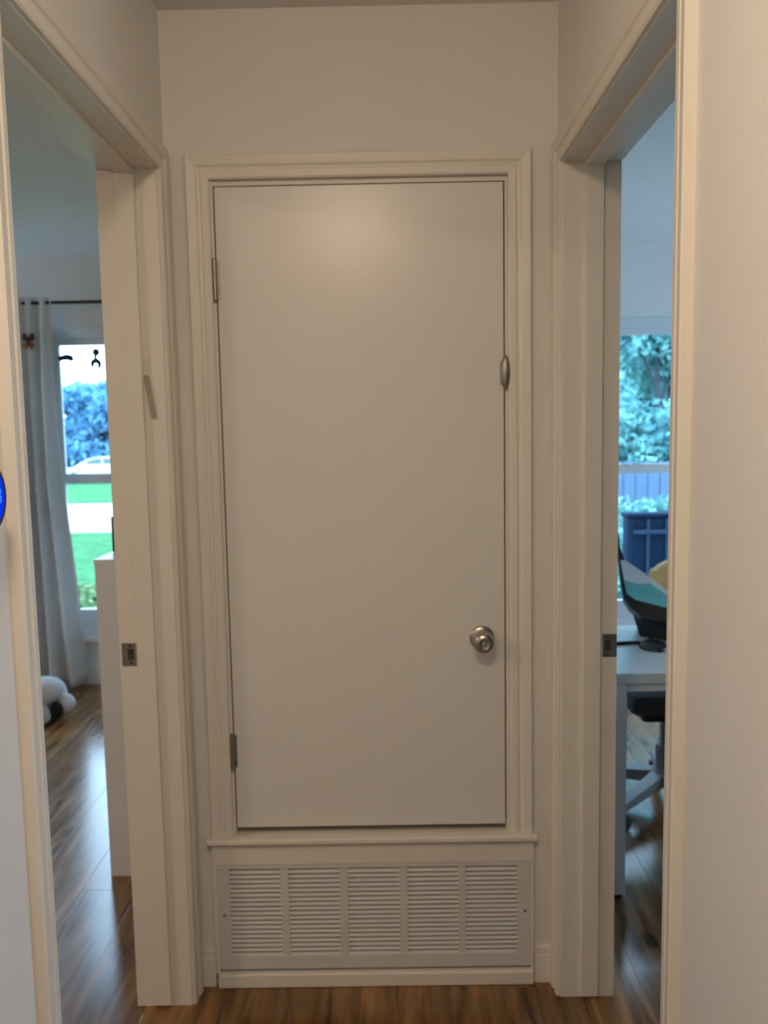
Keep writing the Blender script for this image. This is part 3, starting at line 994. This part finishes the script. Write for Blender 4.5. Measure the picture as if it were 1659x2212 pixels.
bm = bmesh.new(); box(bm, chx - 0.13, chx + 0.15, chy - 0.15, chy + 0.13, 0.375, 0.425, bev=0.015)
obj('seat_plate', bm, M_BLACK, ch)
bm = bmesh.new(); tube(bm, (chx, chy, 0.12), (chx, chy, 0.24), 0.032, n=20); tube(bm, (chx, chy, 0.24), (chx, chy, 0.396), 0.018, n=16)
obj('gas_column', bm, M_PALE, ch, smooth=True)
bm = bmesh.new(); lathe(bm, [(0.05, 0), (0.05, 0.05), (0.035, 0.06)], (chx, chy, 0.085), (0, 0, 1), 24)
obj('hub', bm, M_PALE, ch, smooth=True)
for k in range(5):
    a = math.radians(222 + 72 * k)
    dx, dy = math.cos(a), math.sin(a)
    e = Vector((chx + dx * 0.29, chy + dy * 0.29, 0.085))
    s_ = Vector((chx + dx * 0.03, chy + dy * 0.03, 0.115))
    px, py = -dy, dx
    bm = bmesh.new()
    vs = []
    for p, wd, hh in ((s_, 0.028, 0.024), (e, 0.018, 0.014)):
        vs.append([bm.verts.new((p.x + px * wd * i, p.y + py * wd * i, p.z + hh * j)) for i, j in ((-1, -1), (1, -1), (1, 1), (-1, 1))])
    for i in range(4):
        bm.faces.new((vs[0][i], vs[0][(i + 1) % 4], vs[1][(i + 1) % 4], vs[1][i]))
    bm.faces.new(vs[0][::-1]); bm.faces.new(vs[1])
    arm = obj('base_arm', bm, M_PALE, ch)
    bm = bmesh.new()
    for q in (-0.016, 0.016):
        tube(bm, (e.x + px * (q - 0.009), e.y + py * (q - 0.009), 0.029), (e.x + px * (q + 0.009), e.y + py * (q + 0.009), 0.029), 0.029, n=20)
    tube(bm, (e.x, e.y, 0.03), (e.x, e.y, 0.08), 0.007, n=10)
    tube(bm, (e.x - px * 0.02, e.y - py * 0.02, 0.029), (e.x + px * 0.02, e.y + py * 0.02, 0.029), 0.007, n=10)
    obj('caster', bm, M_BLACK, arm)

# ================================================================== OUTDOORS
SL = 0.02


def gz(y):
    return -0.35 - SL * max(0.0, y - 3.0)


def ground_strip(name, x0, x1, y0, y1, material, label, cat, dz=0.0, thick=0.2):
    bm = bmesh.new()
    ys = np.linspace(y0, y1, 6)
    prism(bm, [(y, gz(y) + dz) for y in ys] + [(y1, gz(y1) - thick), (y0, gz(y0) - thick)], 'X', x0, x1)
    return struct(obj(name, bm, material), label, cat)


ground_strip('planting_bed', -60, 40, YW + 0.14, 5.0, mat('bark_mulch', (0.17, 0.12, 0.085), 0.95, var=0.35, scale=9, bump=0.6, bscale=30, bdist=0.02), 'unseen strip of brown bark mulch added along the house for neutral bounce light', 'planting bed')  # unseen bed, added to keep green lawn bounce off the ceilings
ground_strip('lawn', -60, 0.4, 5.0, 15.1, M_LAWN, 'green front lawn outside the left room window', 'lawn')
ground_strip('street', -60, 40, 15.1, 25.2, M_CONC, 'wide pale concrete street beyond the front lawn', 'street', -0.04)
ground_strip('verge', -60, 40, 25.2, 40.6, M_LAWN, 'green verge across the pale street', 'lawn')
ground_strip('driveway', -60, 40, 40.6, 47.0, M_ASPH, 'dark driveway where the white car is parked', 'driveway', -0.02)
ground_strip('far_lawn', -90, 60, 47.0, 130.0, M_LAWN, 'distant lawn under the far trees', 'lawn')
ground_strip('garden', 0.4, 40, 5.0, 15.1, M_LAWN, 'garden lawn outside the right room window', 'lawn', 0.001)


def foliage(name, blobs, n, size, material, parent, seed, shell=0.55):
    rg = np.random.default_rng(seed)
    vol = np.array([b[3] * b[4] * b[5] for b in blobs]) ** (2 / 3)
    pick = rg.choice(len(blobs), n, p=vol / vol.sum())
    B = np.array(blobs)[pick]
    dirs = rg.normal(size=(n, 3)); dirs /= np.linalg.norm(dirs, axis=1)[:, None]
    rad = shell + (1 - shell) * rg.random(n) ** 0.5 + rg.normal(size=n) * 0.04
    P = B[:, :3] + dirs * B[:, 3:6] * rad[:, None]
    a = rg.normal(size=(n, 3)) + dirs * 0.3; a /= np.linalg.norm(a, axis=1)[:, None]
    b = np.cross(a, rg.normal(size=(n, 3))); b /= np.linalg.norm(b, axis=1)[:, None]
    L = size * (0.6 + 0.8 * rg.random(n))[:, None]
    v = np.stack([P - a * L, P + b * L * 0.45, P + a * L, P - b * L * 0.45], 1).reshape(-1, 3)
    v -= np.array(PO(parent))
    me = bpy.data.meshes.new(name)
    me.from_pydata(v.tolist(), [], np.arange(4 * n).reshape(-1, 4).tolist())
    me.materials.append(material)
    o = bpy.data.objects.new(name, me)
    C.objects.link(o)
    o.parent = parent
    return o


M_BARK = mat('bark', (0.05, 0.06, 0.07), 0.9, var=0.3, scale=8, bump=0.6, bscale=20, bdist=0.02)
LF_FAR = leaf_mat('far_leaves_haze_tint', (0.09, 0.25, 0.40), (0.15, 0.36, 0.52))  # blue of distance haze and glare is mixed into the leaf colour
LF_G = leaf_mat('garden_leaves_haze_tint', (0.09, 0.27, 0.31), (0.30, 0.60, 0.56))  # leaf colour shifted to blue to carry the outdoor haze
LF_B = leaf_mat('bright_leaves', (0.10, 0.20, 0.08), (0.20, 0.30, 0.14))
LF_H = leaf_mat('hedge_leaves_haze_tint', (0.08, 0.22, 0.22), (0.22, 0.46, 0.42))  # same haze blue put into the hedge colour


def tree(name, x, y, h, spread, material, label, cat, group, seed, leaf, n, trunk=0.16, low=0.18, branches=4):
    rs = random.Random(seed)
    z0 = gz(y)
    root = tag(empty(name, (x, y, z0)), label, cat, group)
    bm = bmesh.new()
    path_tube(bm, [(x, y, z0 - 0.05), (x + rs.uniform(-.1, .1), y, z0 + h * 0.25), (x + rs.uniform(-.3, .3) * spread * 0.3, y, z0 + h * 0.7)], [trunk, trunk * 0.8, trunk * 0.35], 10)
    tr = obj('trunk', bm, M_BARK, root, smooth=True)
    bl = []
    for k in range(9):
        a = rs.uniform(0, 6.28)
        rr = spread * rs.uniform(0.15, 0.62)
        zz = z0 + h * (low + (0.98 - low) * rs.uniform(0.1, 0.85))
        s = spread * rs.uniform(0.35, 0.52)
        bl.append((x + rr * math.cos(a), y + rr * math.sin(a), zz, s, s, min(s * 0.85, h * 0.26)))
    bl.append((x, y, z0 + h * 0.8, spread * 0.45, spread * 0.45, h * 0.2))
    for k in range(branches):
        b = bl[k]
        bm = bmesh.new()
        st = Vector((x, y, z0 + h * rs.uniform(0.22, 0.45)))
        path_tube(bm, [st, (st + Vector(b[:3])) / 2 + Vector((0, 0, 0.1 * h * rs.uniform(-.3, .6))), Vector(b[:3])], [trunk * 0.45, trunk * 0.3, trunk * 0.12], 7)
        obj('branch', bm, M_BARK, tr, smooth=True)
    foliage('crown', bl, n, leaf, material, root, seed)
    return root


# trees across the street (left window)
far = [(-25.0, 50.5, 6.4, 4.2, 'haze-tinted blue-green tree left of the white car, mostly behind the curtain'),
       (-20.3, 53.5, 6.2, 4.0, 'haze-tinted blue-green tree behind the bonnet of the white car'),
       (-15.8, 51.0, 6.7, 4.0, 'haze-tinted blue-green tree behind the roof of the white car'),
       (-10.6, 53, 7.2, 4.4, 'haze-tinted blue-green tree right of the white car, cut off by the door jamb')]
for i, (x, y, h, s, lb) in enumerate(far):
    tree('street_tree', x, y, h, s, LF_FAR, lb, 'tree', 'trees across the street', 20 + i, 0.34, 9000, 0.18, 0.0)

# clipped shrub row behind the driveway
sr = tag(empty('shrub_row', (-19, 48.6, gz(48.6))), 'low haze-tinted blue-green row of shrubs right behind the white car', 'hedge')
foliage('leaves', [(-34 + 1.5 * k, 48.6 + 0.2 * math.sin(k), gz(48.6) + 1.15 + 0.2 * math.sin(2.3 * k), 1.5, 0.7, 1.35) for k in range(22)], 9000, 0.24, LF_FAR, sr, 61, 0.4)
for k in range(22):
    x = -34 + 1.5 * k
    bm = bmesh.new()
    path_tube(bm, [(x, 48.6, gz(48.6) - 0.05), (x + 0.1, 48.6, gz(48.6) + 1.3)], 0.06, 6)
    obj('stem', bm, M_BARK, sr)

# light shrub under the street window
M_SH = tag(empty('front_shrub', (-3.15, 6.2, gz(6.2))), 'bright green leafy shrub on the lawn below the street window', 'shrub')
foliage('leaves', [(-3.15, 6.2, gz(6.2) + 0.14, 0.55, 0.4, 0.22), (-2.75, 6.1, gz(6.2) + 0.12, 0.45, 0.4, 0.22), (-3.6, 6.2, gz(6.2) + 0.12, 0.5, 0.4, 0.2)], 2600, 0.05, LF_B, M_SH, 71, 0.3)
for k in range(7):
    x = -3.7 + k * 0.17
    bm = bmesh.new()
    path_tube(bm, [(x, 6.2, gz(6.2) - 0.03), (x + 0.03, 6.18, gz(6.2) + 0.2)], 0.012, 6)
    obj('stem', bm, M_BARK, M_SH)

# parked white car
M_CAR = mat('white_car_paint', (0.62, 0.64, 0.64), 0.25, var=0.01)
M_CARG = mat('car_glass', (0.10, 0.13, 0.14), 0.15, var=0.1)
M_TYRE = mat('tyre', (0.02, 0.02, 0.022), 0.85, var=0.2)
cx0, cyc = -17.45, 42.2
cz = gz(cyc) - 0.02
car = tag(empty('car', (cx0 + 2.3, cyc, cz)), 'white car parked on the far driveway, seen through the left window', 'car')
bodyp = [(0.0, 0.45), (0.02, 0.62), (0.12, 0.74), (0.9, 0.90), (1.35, 0.98), (2.6, 1.02), (3.7, 0.98), (4.3, 0.90), (4.52, 0.72), (4.55, 0.42), (4.45, 0.28)]
arch2 = [(3.72 + 0.36 * math.cos(t), 0.30 + 0.36 * math.sin(t)) for t in np.linspace(0.0, math.pi, 10)]
arch1 = [(0.92 + 0.36 * math.cos(t), 0.30 + 0.36 * math.sin(t)) for t in np.linspace(0.0, math.pi, 10)]
prof = bodyp + arch2 + arch1 + [(0.1, 0.28)]
bm = bmesh.new()
prism(bm, [(cx0 + p[0], cz + p[1]) for p in prof], 'Y', cyc - 0.86, cyc + 0.86)
cb = obj('car_body', bm, M_CAR, car)
roof = [(0.95, 0.93), (1.55, 1.26), (1.95, 1.38), (2.5, 1.42), (3.1, 1.38), (3.6, 1.22), (4.05, 0.98), (2.5, 0.98)]
bm = bmesh.new()
prism(bm, [(cx0 + p[0], cz + p[1]) for p in roof], 'Y', cyc - 0.72, cyc + 0.72)
obj('cabin', bm, M_CAR, car)
for wn in ([(1.42, 1.02), (1.72, 1.24), (2.05, 1.32), (2.38, 1.34), (2.38, 1.03)], [(2.46, 1.03), (2.46, 1.34), (3.0, 1.31), (3.4, 1.20), (3.66, 1.03)]):
    bm = bmesh.new()
    prism(bm, [(cx0 + p[0], cz + p[1]) for p in wn], 'Y', cyc - 0.735, cyc - 0.715)
    obj('side_window', bm, M_CARG, car)
for wx in (0.92, 3.72):
    for wy in (-0.84, 0.64):
        bm = bmesh.new()
        tube(bm, (cx0 + wx, cyc + wy, cz + 0.31), (cx0 + wx, cyc + wy + 0.2, cz + 0.31), 0.31, n=24)
        wl = obj('wheel', bm, M_TYRE, car)
        bm = bmesh.new()
        tube(bm, (cx0 + wx, cyc + wy - 0.01, cz + 0.31), (cx0 + wx, cyc + wy + 0.05, cz + 0.31), 0.19, n=20)
        obj('wheel_rim', bm, M_STEEL, wl)

# garden side: fence, hedge, trees, dark box
FY = 8.0
M_FENCE = mat('fence_wood_haze_tint', (0.07, 0.115, 0.19), 0.9, var=0.15, scale=3, stretch=(6, 6, 0.6), bump=0.3, bscale=20)  # grey boards painted bluish, haze is in the base colour
fz = gz(FY)
fence = tag(empty('garden_fence', (3.5, FY, fz)), 'weathered grey, haze-tinted board fence behind the garden hedge', 'fence')
fm = None
for k in range(40):
    x = 0.9 + k * 0.148
    if fm is None:
        bm = bmesh.new()
        prism(bm, [(-0.07, 0.0), (0.07, 0.0), (0.07, 1.42), (0.045, 1.45), (-0.045, 1.45), (-0.07, 1.42)], 'Y', -0.011, 0.011)
        o = obj('board', bm, M_FENCE, fence)
        fm = o.data
    else:
        o = bpy.data.objects.new('board', fm); C.objects.link(o); o.parent = fence
    o.location = (x - 3.5, random.uniform(-0.004, 0.004), random.uniform(-0.012, 0.012))
for z in (0.35, 1.15):
    boxes('rail', [(0.83, 6.75, FY + 0.017, FY + 0.055, fz + z, fz + z + 0.09)], M_FENCE, fence)
for x in (0.9, 3.2, 5.5):
    boxes('post', [(x - 0.045, x + 0.045, FY + 0.055, FY + 0.145, fz - 0.05, fz + 1.4)], M_FENCE, fence)

hg = tag(empty('hedge', (2.5, 5.2, gz(5.2))), 'leafy green hedge in front of the grey fence', 'hedge')
foliage('leaves', [(1.1 + 0.4 * k, 5.2 + 0.1 * math.sin(k * 2.1), gz(5.2) + 0.62 + 0.04 * math.sin(k * 1.7), 0.42, 0.42, 0.62) for k in range(8)] + [(1.35, 4.5, -0.12, 0.3, 0.3, 0.5), (1.74, 4.32, 0.22, 0.28, 0.26, 0.52)], 15000, 0.05, LF_H, hg, 81, 0.45)
for k in range(10):
    x = 1.0 + 0.32 * k
    bm = bmesh.new()
    path_tube(bm, [(x, 5.2, gz(5.2) - 0.03), (x + 0.04, 5.23, gz(5.2) + 0.7)], 0.018, 6)
    obj('stem', bm, M_BARK, hg)

gl = ['pale-leaved garden tree left of the others beyond the fence', 'dense garden tree with a dark bare bough straight behind the fence', 'broad garden tree farthest right beyond the fence', 'tall garden tree standing behind the nearer trees']
gt = [(1.9, 10.4, 5.6, 1.9), (4.2, 10.6, 5.6, 2.1), (6.9, 10.8, 5.8, 2.2), (4.6, 14.0, 8.0, 3.2)]
for i, (x, y, h, s) in enumerate(gt):
    tree('garden_tree', x, y, h, s, LF_G, gl[i], 'tree', 'trees beyond the garden fence', 40 + i, 0.075, 22000, 0.07, 0.08, 6)
for i, (x, y) in enumerate([(0.4, 17.5), (5.0, 18.5), (9.8, 17.5)]):
    tree('background_tree', x, y, 8.5, 3.9, LF_G, ['leftmost', 'middle', 'rightmost'][i] + ' of the large dim trees at the back of the garden', 'tree', 'backing trees of the garden', 50 + i, 0.24, 6500, 0.2, 0.03, 3)

M_UNIT = mat('unit_dark_blue', (0.005, 0.017, 0.040), 0.8, spec=0.1, var=0.12, scale=6)
M_UNITB = mat('unit_bar', (0.03, 0.055, 0.095), 0.8, spec=0.1, var=0.08, scale=6)
ux0, ux1, uyy, uz0, uz1 = 1.715, 2.50, 3.7, gz(3.7), 0.832
un = tag(empty('outdoor_unit', ((ux0 + ux1) / 2, uyy + 0.06, uz0)), 'dark blue box with pale grid bars outside the right window', 'outdoor unit')
bm = bmesh.new(); box(bm, ux0, ux1, uyy, uyy + 0.12, uz0, uz1 - 0.03, bev=0.01)
obj('unit_body', bm, M_UNIT, un)
bm = bmesh.new(); box(bm, ux0 - 0.01, ux1 + 0.01, uyy - 0.012, uyy + 0.13, uz1 - 0.03, uz1, bev=0.01)
obj('unit_lid', bm, M_UNIT, un)
for k in range(5):
    x = ux0 + 0.145 + 0.132 * k
    boxes('vertical_bar', [(x - 0.009, x + 0.009, uyy - 0.012, uyy - 0.0005, uz0 + 0.05, uz1 - 0.04)], M_UNITB, un)
for z in (0.705, 0.40, 0.10):
    boxes('cross_bar', [(ux0 + 0.04, ux1 - 0.04, uyy - 0.020, uyy - 0.0125, z - 0.014, z + 0.014)], M_UNITB, un)
